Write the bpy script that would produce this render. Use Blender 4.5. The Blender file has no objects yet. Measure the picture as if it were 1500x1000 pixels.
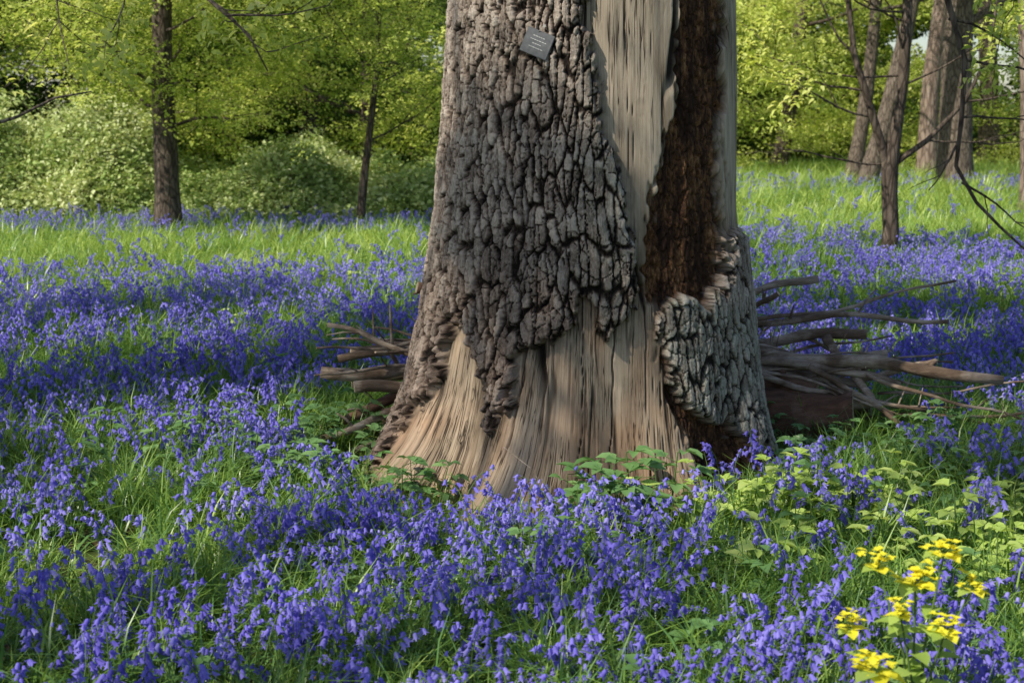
import bpy, math, random, bmesh
import numpy as np
from mathutils import Vector, Matrix, Euler
random.seed(7); rng=np.random.default_rng(11)
S=bpy.context.scene
R=math.radians
# ------------------------------------------------------------------ noise
def h2(i,j,s):
    n=(i.astype(np.int64)*374761393+j.astype(np.int64)*668265263+s*1442695041)&0xffffffff
    n=((n^(n>>13))*1274126177)&0xffffffff
    n=((n^(n>>15))*1103515245)&0xffffffff
    n^=n>>16
    return (n&0xffffff)/float(0xffffff)
def vn(x,y,s=0):
    x=np.asarray(x,float);y=np.asarray(y,float)
    i=np.floor(x);j=np.floor(y);fx=x-i;fy=y-j
    i=i.astype(np.int64);j=j.astype(np.int64)
    fx=fx*fx*(3-2*fx);fy=fy*fy*(3-2*fy)
    a=h2(i,j,s);b=h2(i+1,j,s);c=h2(i,j+1,s);d=h2(i+1,j+1,s)
    return (a*(1-fx)+b*fx)*(1-fy)+(c*(1-fx)+d*fx)*fy
def fbm(x,y,s=0,o=4):
    t=0;a=.5;n=0
    for k in range(o):
        t=t+a*vn(x*2**k,y*2**k,s+k*17);n+=a;a*=.5
    return t/n
def voro(x,y,s=0,jit=.85,p=2.):
    i=np.floor(x).astype(np.int64);j=np.floor(y).astype(np.int64)
    f1=np.full(x.shape,9.);f2=np.full(x.shape,9.);idv=np.zeros(x.shape);lx=np.zeros(x.shape);ly=np.zeros(x.shape)
    for di in(-1,0,1):
        for dj in(-1,0,1):
            a=i+di;b=j+dj
            px=a+.5+jit*(h2(a,b,s)-.5);py=b+.5+jit*(h2(a,b,s+5)-.5)
            d=(np.abs(px-x)**p+np.abs(py-y)**p)**(1/p)
            m=d<f1
            f2=np.where(m,f1,np.minimum(f2,d))
            idv=np.where(m,h2(a,b,s+9),idv);lx=np.where(m,x-px,lx);ly=np.where(m,y-py,ly)
            f1=np.where(m,d,f1)
    return f1,f2,idv,lx,ly
def ss(a,b,x):
    t=np.clip((x-a)/(b-a),0,1);return t*t*(3-2*t)
# ------------------------------------------------------------------ materials
def newmat(name):
    m=bpy.data.materials.new(name);m.use_nodes=True
    nt=m.node_tree
    for n in list(nt.nodes):nt.nodes.remove(n)
    return m,nt
def N(nt,t,**k):
    n=nt.nodes.new(t)
    for a,b in k.items():setattr(n,a,b)
    return n
def ramp(nt,stops,fac=None):
    n=nt.nodes.new('ShaderNodeValToRGB');e=n.color_ramp.elements
    while len(e)>len(stops):e.remove(e[-1])
    while len(e)<len(stops):e.new(.5)
    for k,(p,c) in enumerate(stops):
        e[k].position=p;e[k].color=(c[0],c[1],c[2],1)
    if fac is not None:nt.links.new(fac,n.inputs[0])
    return n
def mixc(nt,f,a,b,mode='MIX'):
    n=nt.nodes.new('ShaderNodeMix');n.data_type='RGBA';n.blend_type=mode
    for s,v in((0,f),(6,a),(7,b)):
        if isinstance(v,(int,float)):n.inputs[s].default_value=v
        elif isinstance(v,tuple):n.inputs[s].default_value=(v[0],v[1],v[2],1)
        else:nt.links.new(v,n.inputs[s])
    return n.outputs[2]
def mth(nt,op,a,b=0.):
    n=nt.nodes.new('ShaderNodeMath');n.operation=op
    for s,v in((0,a),(1,b)):
        if isinstance(v,(int,float)):n.inputs[s].default_value=v
        else:nt.links.new(v,n.inputs[s])
    return n.outputs[0]
def leafmat(name,cols,trans=.45,nscale=.6,gloss=0.):
    m,nt=newmat(name)
    oi=N(nt,'ShaderNodeAttribute');oi.attribute_name='rnd';ge=N(nt,'ShaderNodeNewGeometry')
    no=N(nt,'ShaderNodeTexNoise');no.inputs['Scale'].default_value=nscale;no.inputs['Detail'].default_value=1
    nt.links.new(ge.outputs['Position'],no.inputs['Vector'])
    f=mth(nt,'ADD',mth(nt,'MULTIPLY',oi.outputs['Fac'],.45),mth(nt,'MULTIPLY',ge.outputs['Random Per Island'],.35))
    f=mth(nt,'ADD',f,mth(nt,'MULTIPLY',mth(nt,'SUBTRACT',no.outputs[0],.35),.7))
    k=len(cols)
    r=ramp(nt,[(i/(k-1),c) for i,c in enumerate(cols)],f)
    p=N(nt,'ShaderNodeBsdfDiffuse')
    nt.links.new(r.outputs[0],p.inputs[0])
    t=N(nt,'ShaderNodeBsdfTranslucent')
    nt.links.new(mixc(nt,1.0,r.outputs[0],(1.25,1.15,.8) if cols[0][1]>cols[0][2] else (1.,1.,1.),'MULTIPLY'),t.inputs[0])
    ms=N(nt,'ShaderNodeMixShader');ms.inputs[0].default_value=trans
    nt.links.new(p.outputs[0],ms.inputs[1]);nt.links.new(t.outputs[0],ms.inputs[2])
    out=ms.outputs[0]
    if gloss:
        g=N(nt,'ShaderNodeBsdfGlossy');g.inputs['Roughness'].default_value=.38
        m2=N(nt,'ShaderNodeMixShader');m2.inputs[0].default_value=gloss
        nt.links.new(out,m2.inputs[1]);nt.links.new(g.outputs[0],m2.inputs[2]);out=m2.outputs[0]
    o=N(nt,'ShaderNodeOutputMaterial');nt.links.new(out,o.inputs[0])
    return m
def barkmat(name,c0,c1,c2,sc=9,st=(1,1,.25),vor=True,dk=.5):
    m,nt=newmat(name)
    tc=N(nt,'ShaderNodeTexCoord');mp=N(nt,'ShaderNodeMapping');mp.inputs['Scale'].default_value=st
    nt.links.new(tc.outputs['Object'],mp.inputs[0])
    a=N(nt,'ShaderNodeTexNoise');a.inputs['Scale'].default_value=sc*2;a.inputs['Detail'].default_value=7;a.inputs['Roughness'].default_value=.75
    nt.links.new(mp.outputs[0],a.inputs[0])
    f=a.outputs[0]
    if vor:
        v=N(nt,'ShaderNodeTexVoronoi',feature='DISTANCE_TO_EDGE');v.inputs['Scale'].default_value=sc*2.2
        nt.links.new(mp.outputs[0],v.inputs[0])
        f=mth(nt,'MULTIPLY',f,mth(nt,'ADD',mth(nt,'MINIMUM',mth(nt,'MULTIPLY',v.outputs[0],4.),.6),.5))
    r=ramp(nt,[(.25,c0),(.5,c1),(.72,c2)],f)
    col=r.outputs[0]
    if not vor:
        b2=N(nt,'ShaderNodeTexNoise');b2.inputs['Scale'].default_value=5;b2.inputs['Detail'].default_value=4;nt.links.new(tc.outputs['Object'],b2.inputs[0])
        col=mixc(nt,ramp(nt,[(.46,(0,0,0)),(.56,(1,1,1))],b2.outputs[0]).outputs[0],col,mixc(nt,1.,col,(dk,dk*.84,dk*.72),'MULTIPLY'))
    p=N(nt,'ShaderNodeBsdfPrincipled');p.inputs['Roughness'].default_value=.9
    nt.links.new(col,p.inputs['Base Color'])
    b=N(nt,'ShaderNodeBump');b.inputs['Strength'].default_value=.8;b.inputs['Distance'].default_value=.015
    nt.links.new(f,b.inputs['Height']);nt.links.new(b.outputs[0],p.inputs['Normal'])
    o=N(nt,'ShaderNodeOutputMaterial');nt.links.new(p.outputs[0],o.inputs[0])
    return m
def plain(name,c,rough=.7,var=.25,sc=30):
    m,nt=newmat(name)
    a=N(nt,'ShaderNodeTexNoise');a.inputs['Scale'].default_value=sc;a.inputs['Detail'].default_value=5
    tc=N(nt,'ShaderNodeTexCoord');nt.links.new(tc.outputs['Object'],a.inputs[0])
    r=ramp(nt,[(.3,tuple(x*(1-var) for x in c)),(.7,tuple(min(1,x*(1+var)) for x in c))],a.outputs[0])
    p=N(nt,'ShaderNodeBsdfPrincipled');p.inputs['Roughness'].default_value=rough
    nt.links.new(r.outputs[0],p.inputs['Base Color'])
    o=N(nt,'ShaderNodeOutputMaterial');nt.links.new(p.outputs[0],o.inputs[0])
    return m
M_bell=leafmat('bluebell_petal',[(.13,.105,.54),(.23,.195,.75),(.34,.305,.88),(.52,.48,.94)],.35,.6)
M_stem=leafmat('bluebell_stem',[(.09,.15,.05),(.13,.21,.07)],.1)
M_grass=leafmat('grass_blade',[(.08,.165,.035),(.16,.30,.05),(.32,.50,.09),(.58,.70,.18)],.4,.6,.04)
M_strap=leafmat('bluebell_leaf',[(.07,.18,.05),(.13,.28,.07),(.28,.47,.11)],.35,.6,.07)
M_leafd=leafmat('leaf_mid_green',[(.07,.115,.025),(.19,.28,.05),(.44,.56,.11),(.70,.77,.23)],.45,.6)
M_leafy=leafmat('leaf_spring_green',[(.22,.32,.05),(.48,.60,.13),(.76,.83,.25),(.88,.90,.42)],.5,.6)
M_shrub=leafmat('shrub_leaf',[(.12,.21,.05),(.34,.46,.15),(.64,.72,.36),(.84,.87,.62)],.3,.8)
M_dark=leafmat('leaf_dark_green',[(.03,.06,.015),(.06,.11,.025),(.12,.20,.045)],.4,.4)  # dark foliage colour, also paints shaded gaps and hollows in the background
M_nettle=leafmat('bramble_leaf',[(.11,.23,.07),(.18,.34,.12),(.32,.50,.20)],.35,.6,.05)
M_lime=leafmat('sunlit_lime_leaf',[(.34,.50,.10),(.50,.66,.17),(.70,.80,.30)],.4,.6,.04)  # lime tint paints sunlight onto brambles; plain leaf colour on the yellow wildflower
M_yel=leafmat('yellow_bract',[(.85,.80,.05),(.92,.88,.10),(.95,.93,.25)],.35)
M_lit=leafmat('dead_leaf',[(.16,.10,.05),(.28,.19,.10),(.42,.32,.2)],.1)
M_bark=barkmat('bark_dark',(.03,.02,.015),(.085,.063,.048),(.19,.15,.12))
M_barkg=barkmat('bark_grey',(.05,.038,.03),(.15,.115,.09),(.28,.23,.19))
M_barkp=barkmat('bark_pale',(.12,.085,.07),(.27,.20,.165),(.40,.32,.27),5)
M_log=barkmat('weathered_log',(.10,.07,.05),(.32,.255,.20),(.58,.51,.43),20,(.15,1,1),False,.42)
M_redlog=barkmat('rotten_log',(.05,.024,.016),(.17,.095,.062),(.32,.20,.14),12,(.25,1,1),False,.6)
M_cut=plain('cut_wood_end',(.40,.31,.21),.85,.3,60)
# ------------------------------------------------------------------ builders
class MB:
    def __init__(s):s.v=[];s.f=[];s.m=[]
    def tube(s,pts,rad,n=8,mat=0,cap=True,rough=0.,capmat=None):
        pts=[Vector(p) for p in pts];b=len(s.v);prev=None
        for k,p in enumerate(pts):
            d=(pts[min(k+1,len(pts)-1)]-pts[max(k-1,0)]).normalized()
            if prev is None:
                a=d.orthogonal().normalized()
            else:
                a=(prev-d*prev.dot(d)).normalized()
            prev=a;c=d.cross(a)
            for i in range(n):
                t=2*math.pi*i/n
                rr=rad[k]*(1+rough*(random.random()-.5))
                s.v.append(tuple(p+(a*math.cos(t)+c*math.sin(t))*rr))
        for k in range(len(pts)-1):
            for i in range(n):
                j=(i+1)%n
                s.f.append((b+k*n+i,b+k*n+j,b+(k+1)*n+j,b+(k+1)*n+i));s.m.append(mat)
        if cap:
            cm=mat if capmat is None else capmat
            s.f.append(tuple(b+i for i in range(n))[::-1]);s.m.append(cm)
            e=b+(len(pts)-1)*n
            s.f.append(tuple(e+i for i in range(n)));s.m.append(cm)
    def leaf(s,p,d,up,l,w,mat=0,fold=.15,droop=.1):
        p=Vector(p);d=Vector(d).normalized();up=Vector(up)
        sd=d.cross(up)
        if sd.length<1e-4:sd=d.orthogonal()
        sd.normalize();u=sd.cross(d).normalized();b=len(s.v)
        P=lambda x,y,z:tuple(p+d*(x*l)+sd*(y*w)+u*(z*l))
        s.v+= [P(0,0,0),P(.32,-.5,fold),P(.32,0,0),P(.32,.5,fold),P(.7,-.38,fold-droop),P(.7,0,-droop),P(.7,.38,fold-droop),P(1,0,-droop*2.2)]
        for f in((0,2,1),(0,3,2),(1,2,5,4),(2,3,6,5),(4,5,7),(5,6,7)):
            s.f.append(tuple(b+i for i in f));s.m.append(mat)
    def leaf2(s,p,d,up,l,w,mat=0,fold=.15):
        p=Vector(p);d=Vector(d).normalized();sd=d.cross(Vector(up))
        if sd.length<1e-4:sd=d.orthogonal()
        sd.normalize();u=sd.cross(d).normalized();b=len(s.v)
        s.v+=[tuple(p),tuple(p+d*l*.45+sd*w*.5+u*l*fold),tuple(p+d*l),tuple(p+d*l*.45-sd*w*.5+u*l*fold)]
        s.f+=[(b,b+2,b+1),(b,b+3,b+2)];s.m+=[mat,mat]
    def strip(s,pts,w,side,mat=0):
        b=len(s.v);side=Vector(side).normalized();n=len(pts)
        for p,ww in zip(pts,w):
            p=Vector(p);s.v.append(tuple(p-side*ww));s.v.append(tuple(p+side*ww))
        for k in range(n-1):
            s.f.append((b+2*k,b+2*k+1,b+2*k+3,b+2*k+2));s.m.append(mat)
    def obj(s,name,mats,smooth=True,coll=None,parent=None):
        me=bpy.data.meshes.new(name);me.from_pydata(s.v,[],s.f)
        for m in mats:me.materials.append(m)
        me.polygons.foreach_set('material_index',s.m)
        if smooth:me.polygons.foreach_set('use_smooth',[len(f)<=4 for f in s.f])
        me.update();o=bpy.data.objects.new(name,me)
        (coll or S.collection).objects.link(o)
        if parent:o.parent=parent
        return o
def empty(name,loc=(0,0,0)):
    e=bpy.data.objects.new(name,None);S.collection.objects.link(e);e.location=loc;e.empty_display_size=.2;return e
def scatter(name,P,rot,scl,idx,coll,parent=None,rnd=None):
    n=len(P);me=bpy.data.meshes.new(name);me.vertices.add(n)
    me.vertices.foreach_set('co',np.asarray(P,np.float32).ravel())
    a=me.attributes.new('rot','FLOAT_VECTOR','POINT');a.data.foreach_set('vector',np.asarray(rot,np.float32).ravel())
    a=me.attributes.new('scl','FLOAT','POINT');a.data.foreach_set('value',np.asarray(scl,np.float32))
    if rnd is None:rnd=rng.random(n)
    a=me.attributes.new('rnd','FLOAT','POINT');a.data.foreach_set('value',np.asarray(rnd,np.float32))
    a=me.attributes.new('idx','INT','POINT');a.data.foreach_set('value',np.asarray(idx,np.int32))
    o=bpy.data.objects.new(name,me);S.collection.objects.link(o)
    if parent:o.parent=parent
    ng=bpy.data.node_groups.new(name+'_gn','GeometryNodeTree')
    ng.interface.new_socket('Geometry',in_out='INPUT',socket_type='NodeSocketGeometry')
    ng.interface.new_socket('Geometry',in_out='OUTPUT',socket_type='NodeSocketGeometry')
    L=ng.links.new;nn=ng.nodes.new
    gi=nn('NodeGroupInput');go=nn('NodeGroupOutput');ip=nn('GeometryNodeInstanceOnPoints')
    ci=nn('GeometryNodeCollectionInfo');ci.inputs[0].default_value=coll
    ci.inputs['Separate Children'].default_value=True;ci.inputs['Reset Children'].default_value=True
    def at(t,nm):
        q=nn('GeometryNodeInputNamedAttribute');q.data_type=t;q.inputs[0].default_value=nm;return q.outputs[0]
    er=nn('FunctionNodeEulerToRotation');L(at('FLOAT_VECTOR','rot'),er.inputs[0])
    L(gi.outputs[0],ip.inputs['Points']);L(ci.outputs[0],ip.inputs['Instance'])
    ip.inputs['Pick Instance'].default_value=True
    L(at('INT','idx'),ip.inputs['Instance Index']);L(er.outputs[0],ip.inputs['Rotation']);L(at('FLOAT','scl'),ip.inputs['Scale'])
    ri=nn('GeometryNodeRealizeInstances');L(ip.outputs[0],ri.inputs[0])
    L(ri.outputs[0],go.inputs[0])
    md=o.modifiers.new('scatter','NODES');md.node_group=ng
    return o
def srccoll(n):return bpy.data.collections.new(n)
U=random.uniform
def rotz(n,t=.1):return np.stack([rng.normal(0,t,n),rng.normal(0,t,n),rng.uniform(0,6.28,n)],-1)
# ------------------------------------------------------------------ sources
C_bell=srccoll('bluebell_src')
for k in range(6):
    b=MB();H=U(.24,.36);lean=U(.02,.07);dr=U(.04,.08)
    pts=[];rad=[]
    for i in range(7):
        t=i/6;x=lean*t*t+ (dr*max(0,(t-.62)/.38)**1.8);z=H*(t-.13*max(0,(t-.7)/.3)**2)
        pts.append((x,0,z));rad.append(.0032*(1-.55*t))
    b.tube(pts,rad,3,1,cap=False)
    nb=random.randint(7,12)
    for q in range(nb):
        t=.55+.45*q/(nb-1);f=t*6;i=min(5,int(f));f-=i
        p=Vector(pts[i]).lerp(Vector(pts[i+1]),f)
        ang=U(-2.2,2.2);sz=U(.9,1.25)*(1.15-.4*(q/(nb-1)))
        out=Vector((math.cos(ang),math.sin(ang),0))
        p0=p+out*.012+Vector((0,0,.004))
        ax=(out*U(.2,.9)+Vector((0,0,-1))).normalized()
        e=ax.orthogonal().normalized();g=ax.cross(e);bi=len(b.v);n=5
        b.v.append(tuple(p));b.v.append(tuple(p+Vector((0,0,.002))));b.v.append(tuple(p0));b.f.append((bi,bi+1,bi+2));b.m.append(0);bi+=3
        prof=[(0,.003),(.004,.0062),(.016,.0070)]
        for (zz,rr) in prof:
            for j in range(n):
                a=2*math.pi*j/n;b.v.append(tuple(p0+ax*zz*sz+(e*math.cos(a)+g*math.sin(a))*rr*sz))
        for r_ in range(2):
            for j in range(n):
                j2=(j+1)%n;b.f.append((bi+r_*n+j,bi+r_*n+j2,bi+(r_+1)*n+j2,bi+(r_+1)*n+j));b.m.append(0)
        for j in range(n):# curled-back petal tips
            a=2*math.pi*(j+.5)/n;j2=(j+1)%n
            b.v.append(tuple(p0+ax*.022*sz+(e*math.cos(a)+g*math.sin(a))*.0165*sz))
            b.f.append((bi+2*n+j,bi+2*n+j2,len(b.v)-1));b.m.append(0)
    for q in range(2):
        a=U(0,6.28);d=Vector((math.cos(a),math.sin(a),0));L_=U(.18,.28);ps=[];w=[]
        for i in range(5):
            t=i/4;ps.append(d*(L_*.75*t*t+.01)+Vector((0,0,L_*.8*(t-.45*t*t*t))));w.append(.006*(1-t**3)+.0008)
        b.strip(ps,w,(-d.y,d.x,0),2)
    b.obj('bell_%d'%k,[M_bell,M_stem,M_strap],coll=C_bell)
C_grass=srccoll('grass_src')
for k in range(5):
    b=MB()
    for q in range(44):
        a=U(0,6.28);d=Vector((math.cos(a),math.sin(a),0));L_=U(.12,.30);o=Vector((U(-.08,.08),U(-.08,.08),0));ps=[];w=[]
        ben=U(.25,1.1);wd=U(.0016,.0045)
        for i in range(4):
            t=i/3;ps.append(o+d*(L_*ben*t*t)+Vector((0,0,L_*(t-.45*ben*t*t*t))));w.append(wd*(1-t**2)+.0004)
        sa=a+math.pi/2+U(-.4,.4);b.strip(ps,w,(math.cos(sa),math.sin(sa),0),0 if q%3 else 1)
    b.obj('gr_%d'%k,[M_grass,M_strap],coll=C_grass)
def clump(coll,name,mat,n,rad,l,w,flat=.7):
    b=MB()
    for q in range(n):
        while True:
            p=Vector((U(-1,1),U(-1,1),U(-1,1)))
            if p.length<1:break
        p=Vector((p.x*rad,p.y*rad,p.z*rad*flat-.25*rad*(p.x*p.x+p.y*p.y)))
        a=U(0,6.28);d=Vector((math.cos(a),math.sin(a),U(-.9,.3)));up=Vector((U(-1,1),U(-1,1),1))
        s=U(.7,1.25);b.leaf2(p,d,up,l*s,w*s,0,.12)
    for q in range(3):
        p=Vector((U(-1,1),U(-1,1),U(-.3,.3)))*rad
        b.tube([(0,0,-rad*.2),p*.5,p],[.006,.004,.002],3,1,cap=False)
    return b.obj(name,[mat,M_bark],coll=coll)
C_tree=srccoll('tree_leaf_src')
clump(C_tree,'a0',M_leafd,64,.45,.085,.055,.3);clump(C_tree,'a1',M_leafd,52,.5,.09,.06,.4)
clump(C_tree,'a2',M_leafy,58,.45,.085,.055,.3);clump(C_tree,'a3',M_leafy,44,.5,.09,.06,.4)
clump(C_tree,'a4',M_dark,64,.45,.09,.06,.5)
C_shrub=srccoll('shrub_leaf_src')
for k in range(3):clump(C_shrub,'s%d'%k,M_shrub,80,.26,.06,.042,.6)
C_spray=srccoll('spray_leaf_src')
for k in range(3):
    b=MB()
    for q in range(8):
        a=U(0,6.28);b.leaf((U(-.07,.07),U(-.07,.07),U(-.05,.05)),(math.cos(a),math.sin(a),U(-.6,.1)),(U(-.4,.4),U(-.4,.4),1),U(.04,.06),U(.02,.03))
    b.obj('p%d'%k,[M_leafy],coll=C_spray)
C_net=srccoll('bramble_src')
for k in range(5):
    b=MB();H=U(.15,.25);lx=U(-.05,.05);ly=U(-.05,.05);mi=0 if k<3 else 1
    b.tube([(0,0,0),(lx*.3,ly*.3,H*.5),(lx,ly,H)],[.003,.0025,.0015],4,2,cap=False)
    for q in range(7):
        t=.35+.65*q/6;a=q*2.4+U(-.3,.3);p=Vector((lx*t*t,ly*t*t,H*t));d=Vector((math.cos(a),math.sin(a),U(-.1,.35)))
        pe=p+d.normalized()*U(.02,.05)
        b.tube([p,pe],[.0014,.001],3,2,cap=False)
        s=U(.8,1.2)*(1.1-.3*t)
        for da,ls in((0,1),(-1.0,.8),(1.0,.8)):
            dd=Vector((math.cos(a+da),math.sin(a+da),d.z-.05))
            b.leaf(pe,dd,(U(-.3,.3),U(-.3,.3),1),.060*s*ls,.037*s*ls,mi,.12,.10)
    b.obj('n%d'%k,[M_nettle,M_lime,M_stem],coll=C_net)
C_lit=srccoll('litter_src')
for k in range(3):
    b=MB()
    for q in range(5):
        a=U(0,6.28);b.leaf((U(-.1,.1),U(-.1,.1),U(.005,.02)),(math.cos(a),math.sin(a),U(-.1,.3)),(U(-.4,.4),U(-.4,.4),1),U(.05,.09),U(.03,.05),0,.2,.15)
    if k==0:b.tube([(-.12,0,.02),(0,.02,.03),(.14,-.01,.02)],[.004,.004,.002],5,1)
    b.obj('l%d'%k,[M_lit,M_log],coll=C_lit)
# ------------------------------------------------------------------ ground
def gz(x,y):
    x=np.asarray(x,float);y=np.asarray(y,float)
    return .07*(vn(x*.5,y*.5,3)-.5)*ss(5.5,9,np.abs(y-6)+np.abs(x))+.6*ss(30,70,y)
xs=np.concatenate([np.linspace(-150,-22,20)[:-1],np.linspace(-22,22,110),np.linspace(22,150,20)[1:]])
ys=np.concatenate([np.linspace(-60,-6,12)[:-1],np.linspace(-6,40,120),np.linspace(40,180,30)[1:]])
X,Y=np.meshgrid(xs,ys);Z=gz(X,Y)
nx=len(xs);ny=len(ys)
vv=np.stack([X,Y,Z],-1).reshape(-1,3)
ii=np.arange(nx*ny).reshape(ny,nx)
ff=np.stack([ii[:-1,:-1],ii[:-1,1:],ii[1:,1:],ii[1:,:-1]],-1).reshape(-1,4)
me=bpy.data.meshes.new('ground');me.from_pydata(vv.tolist(),[],ff.tolist())
me.polygons.foreach_set('use_smooth',[True]*len(ff))
m,nt=newmat('woodland_soil')
ge=N(nt,'ShaderNodeNewGeometry');a=N(nt,'ShaderNodeTexNoise');a.inputs['Scale'].default_value=.9;a.inputs['Detail'].default_value=8
b=N(nt,'ShaderNodeTexNoise');b.inputs['Scale'].default_value=22;b.inputs['Detail'].default_value=6
nt.links.new(ge.outputs[0],a.inputs[0]);nt.links.new(ge.outputs[0],b.inputs[0])
r1=ramp(nt,[(.3,(.05,.038,.02)),(.7,(.13,.10,.06))],b.outputs[0])
r2=ramp(nt,[(.3,(.05,.09,.02)),(.7,(.12,.21,.04))],b.outputs[0])
f=ramp(nt,[(.38,(0,0,0)),(.55,(1,1,1))],a.outputs[0])
p=N(nt,'ShaderNodeBsdfDiffuse')
nt.links.new(mixc(nt,f.outputs[0],r1.outputs[0],r2.outputs[0]),p.inputs[0])
o=N(nt,'ShaderNodeOutputMaterial');nt.links.new(p.outputs[0],o.inputs[0])
me.materials.append(m);g=bpy.data.objects.new('ground',me);S.collection.objects.link(g)
# ------------------------------------------------------------------ main trunk
CX,CY=.36,6.0
thf=np.radians(np.arange(-104,104.01,.38));thb=np.radians(np.arange(106,255,2.))
th=np.concatenate([thf,thb]);nt_=len(th)
zr=np.concatenate([np.arange(-.15,2.2,.0042),np.arange(2.22,7.6,.05)]);nz=len(zr)
T,Zz=np.meshgrid(th,zr)
T=np.where(T>math.pi,T-2*math.pi,T)
zk=[-.2,0,.2,.4,.69,1.13,2.0,7.6]
RL=np.interp(Zz,zk,[1.09,.98,.87,.79,.725,.665,.585,.50]);RR=np.interp(Zz,zk,[.86,.79,.73,.695,.66,.61,.585,.50])
RF=np.interp(Zz,zk,[.84,.76,.70,.67,.645,.62,.585,.50])
sn=np.sin(T);cs=np.cos(T)
r=np.where(sn<0,RL,RR)*sn**2+RF*cs**2
def lobe(deg,wd,amp,hz):
    d=(np.degrees(T)-deg+180)%360-180
    return amp*np.exp(-(d/wd)**2)*np.exp(-np.maximum(Zz,-.1)/hz)
r=r+lobe(-25,13,.36,.20)+lobe(28,11,.07,.25)+lobe(-62,14,.16,.22)+lobe(62,12,.10,.25)-lobe(-44,9,.05,.3)-lobe(6,9,.06,.3)-lobe(46,7,.06,.35)+lobe(150,18,.2,.3)+lobe(-140,18,.2,.3)
r=r+.03*(fbm(T*2.6+9,Zz*.9,40,3)-.5)
# image pixel coordinates mapped onto the trunk face: a across, e down
Le=np.interp(Zz,[0,.2,.4,.69,1.13,2.0],[555,580,597,620,640,668]);Re=np.interp(Zz,[0,.4,.69,1.13,2.0],[1135,1115,1105,1090,1088])
A=(Le+Re)/2+17*np.clip(cs,0,1)+(Re-Le)/2*np.sin(np.clip(T,-1.57,1.57))+(np.abs(T)>1.57)*np.sign(T)*(np.abs(T)-1.57)*200
E=172+(1.5-Zz)*(345+37*np.clip(cs,0,1))
u=T*.62
jx=.006*(vn(u*90,Zz*60,26)-.5)+.004*(vn(u*190,Zz*130,28)-.5)
wu=u+.022*(fbm(u*6,Zz*4.5,20,3)-.5)+.04*(vn(u*1.5,Zz*2.2,25)-.5)+jx
wz=Zz+.03*(fbm(u*14,Zz*6,30,3)-.5)+.010*(vn(u*80,Zz*80,27)-.5)+.014*(vn(u*30,Zz*20,29)-.5)
# long interlacing ridges (vertical fissures) ...
v1,v2,vid,vx,vy=voro(wu/.036,wz/.17,3,.9,2.5)
# ... broken across into plates
f1,f2,idv,lx,ly=voro(wu/.034,wz/.060,1,.9,3.)
g1,g2,idg,_,_=voro(wu/.012+3,wz/.020,4,.9,3.)
Aw=A+26*(fbm(u*9,Zz*7,60,4)-.5)+10*(vn(u*60,Zz*40,66)-.5)+12*(idv-.5)
Ew=E+30*(fbm(u*16,Zz*5,70,4)-.5)+14*(vn(u*45,Zz*25,76)-.5)+14*(idv-.5)
def sdpoly(x,y,poly):
    d=np.full(x.shape,1e9);ins=np.zeros(x.shape,bool);n=len(poly)
    for i in range(n):
        x0,y0=poly[i];x1,y1=poly[(i+1)%n];ex=x1-x0;ey=y1-y0
        t=np.clip(((x-x0)*ex+(y-y0)*ey)/(ex*ex+ey*ey+1e-9),0,1)
        d=np.minimum(d,np.hypot(x-x0-t*ex,y-y0-t*ey))
        c=(y0>y)!=(y1>y)
        xi=(x1-x0)*(y-y0)/((y1-y0) if y1!=y0 else 1e-9)+x0
        ins^=c&(x<xi)
    return np.where(ins,d,-d)
B1=[(-900,-3000),(856,-3000),(862,0),(870,90),(882,180),(906,260),(918,330),(914,400),(912,470),(890,490),(868,486),(864,434),(850,424),(840,430),(832,470),(800,490),(775,506),(748,514),(742,560),(727,600),(716,640),(700,622),(697,560),(690,520),(674,470),(664,438),(658,470),(644,520),(626,570),(600,622),(582,655),(570,672),(560,800),(-900,900)]
B2=[(1700,330),(1068,342),(1064,380),(1062,412),(1045,415),(1035,440),(1000,438),(966,448),(964,500),(970,560),(1000,600),(1030,618),(1060,600),(1075,628),(1100,650),(1122,690),(1700,760)]
RT=[(1002,-3000),(1060,-3000),(1070,0),(1078,120),(1066,200),(1070,345),(1062,440),(1085,600),(1120,720),(1010,720),(1000,660),(985,600),(960,520),(962,450),(944,430),(944,380),(950,300),(968,200),(994,100),(986,0)]
s1=sdpoly(Aw,Ew,B1);s2=sdpoly(Aw,Ew,B2)
sb=np.where(np.abs(np.degrees(T))>125,60,-60)
sB=np.maximum(np.maximum(s1,s2),sb)
bark=ss(-1.5,2.0,sB)
sR=sdpoly(A+34*(fbm(u*12,Zz*7,80,4)-.5)+12*(vn(u*70,Zz*26,81)-.5),E+50*(fbm(u*18,Zz*6,84,4)-.5),RT)
rot=ss(-5,7,sR)*(1-bark)
wV=.08+.18*vn(u*14,Zz*8,33)
plV=ss(.03,.03+wV,v2-v1)
crkH=(1-ss(.02,.08,f2-f1))*ss(.22,.45,vn(wu/.038*.9,wz/.062*.9,39))
top=.021+.006*vid
hb=plV*top+plV*(.012*vx*(vn(wu/.04,wz/.19,35)-.5)*2)-crkH*plV*(.010+.006*idv)+plV*.007*(idv-.5)
hb=hb-.003*(1-ss(0,.16,g2-g1))*plV+.006*(fbm(u*70,Zz*22,44,3)-.5)+.003*(np.floor(idg*4)/4)*plV
n1=fbm(u*40,Zz*.9,50,3)
low=ss(1.3,.2,Zz)
cx1=np.abs(vn(u*19+.5*vn(u*4,Zz*2.5,52)+.18*vn(u*3,Zz*14,58),Zz*.5+5,51)-.5)
crack=(1-ss(.008,.040,cx1))*ss(.42,.54,vn(u*11,Zz*1.5,53)+.22*low)
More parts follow.
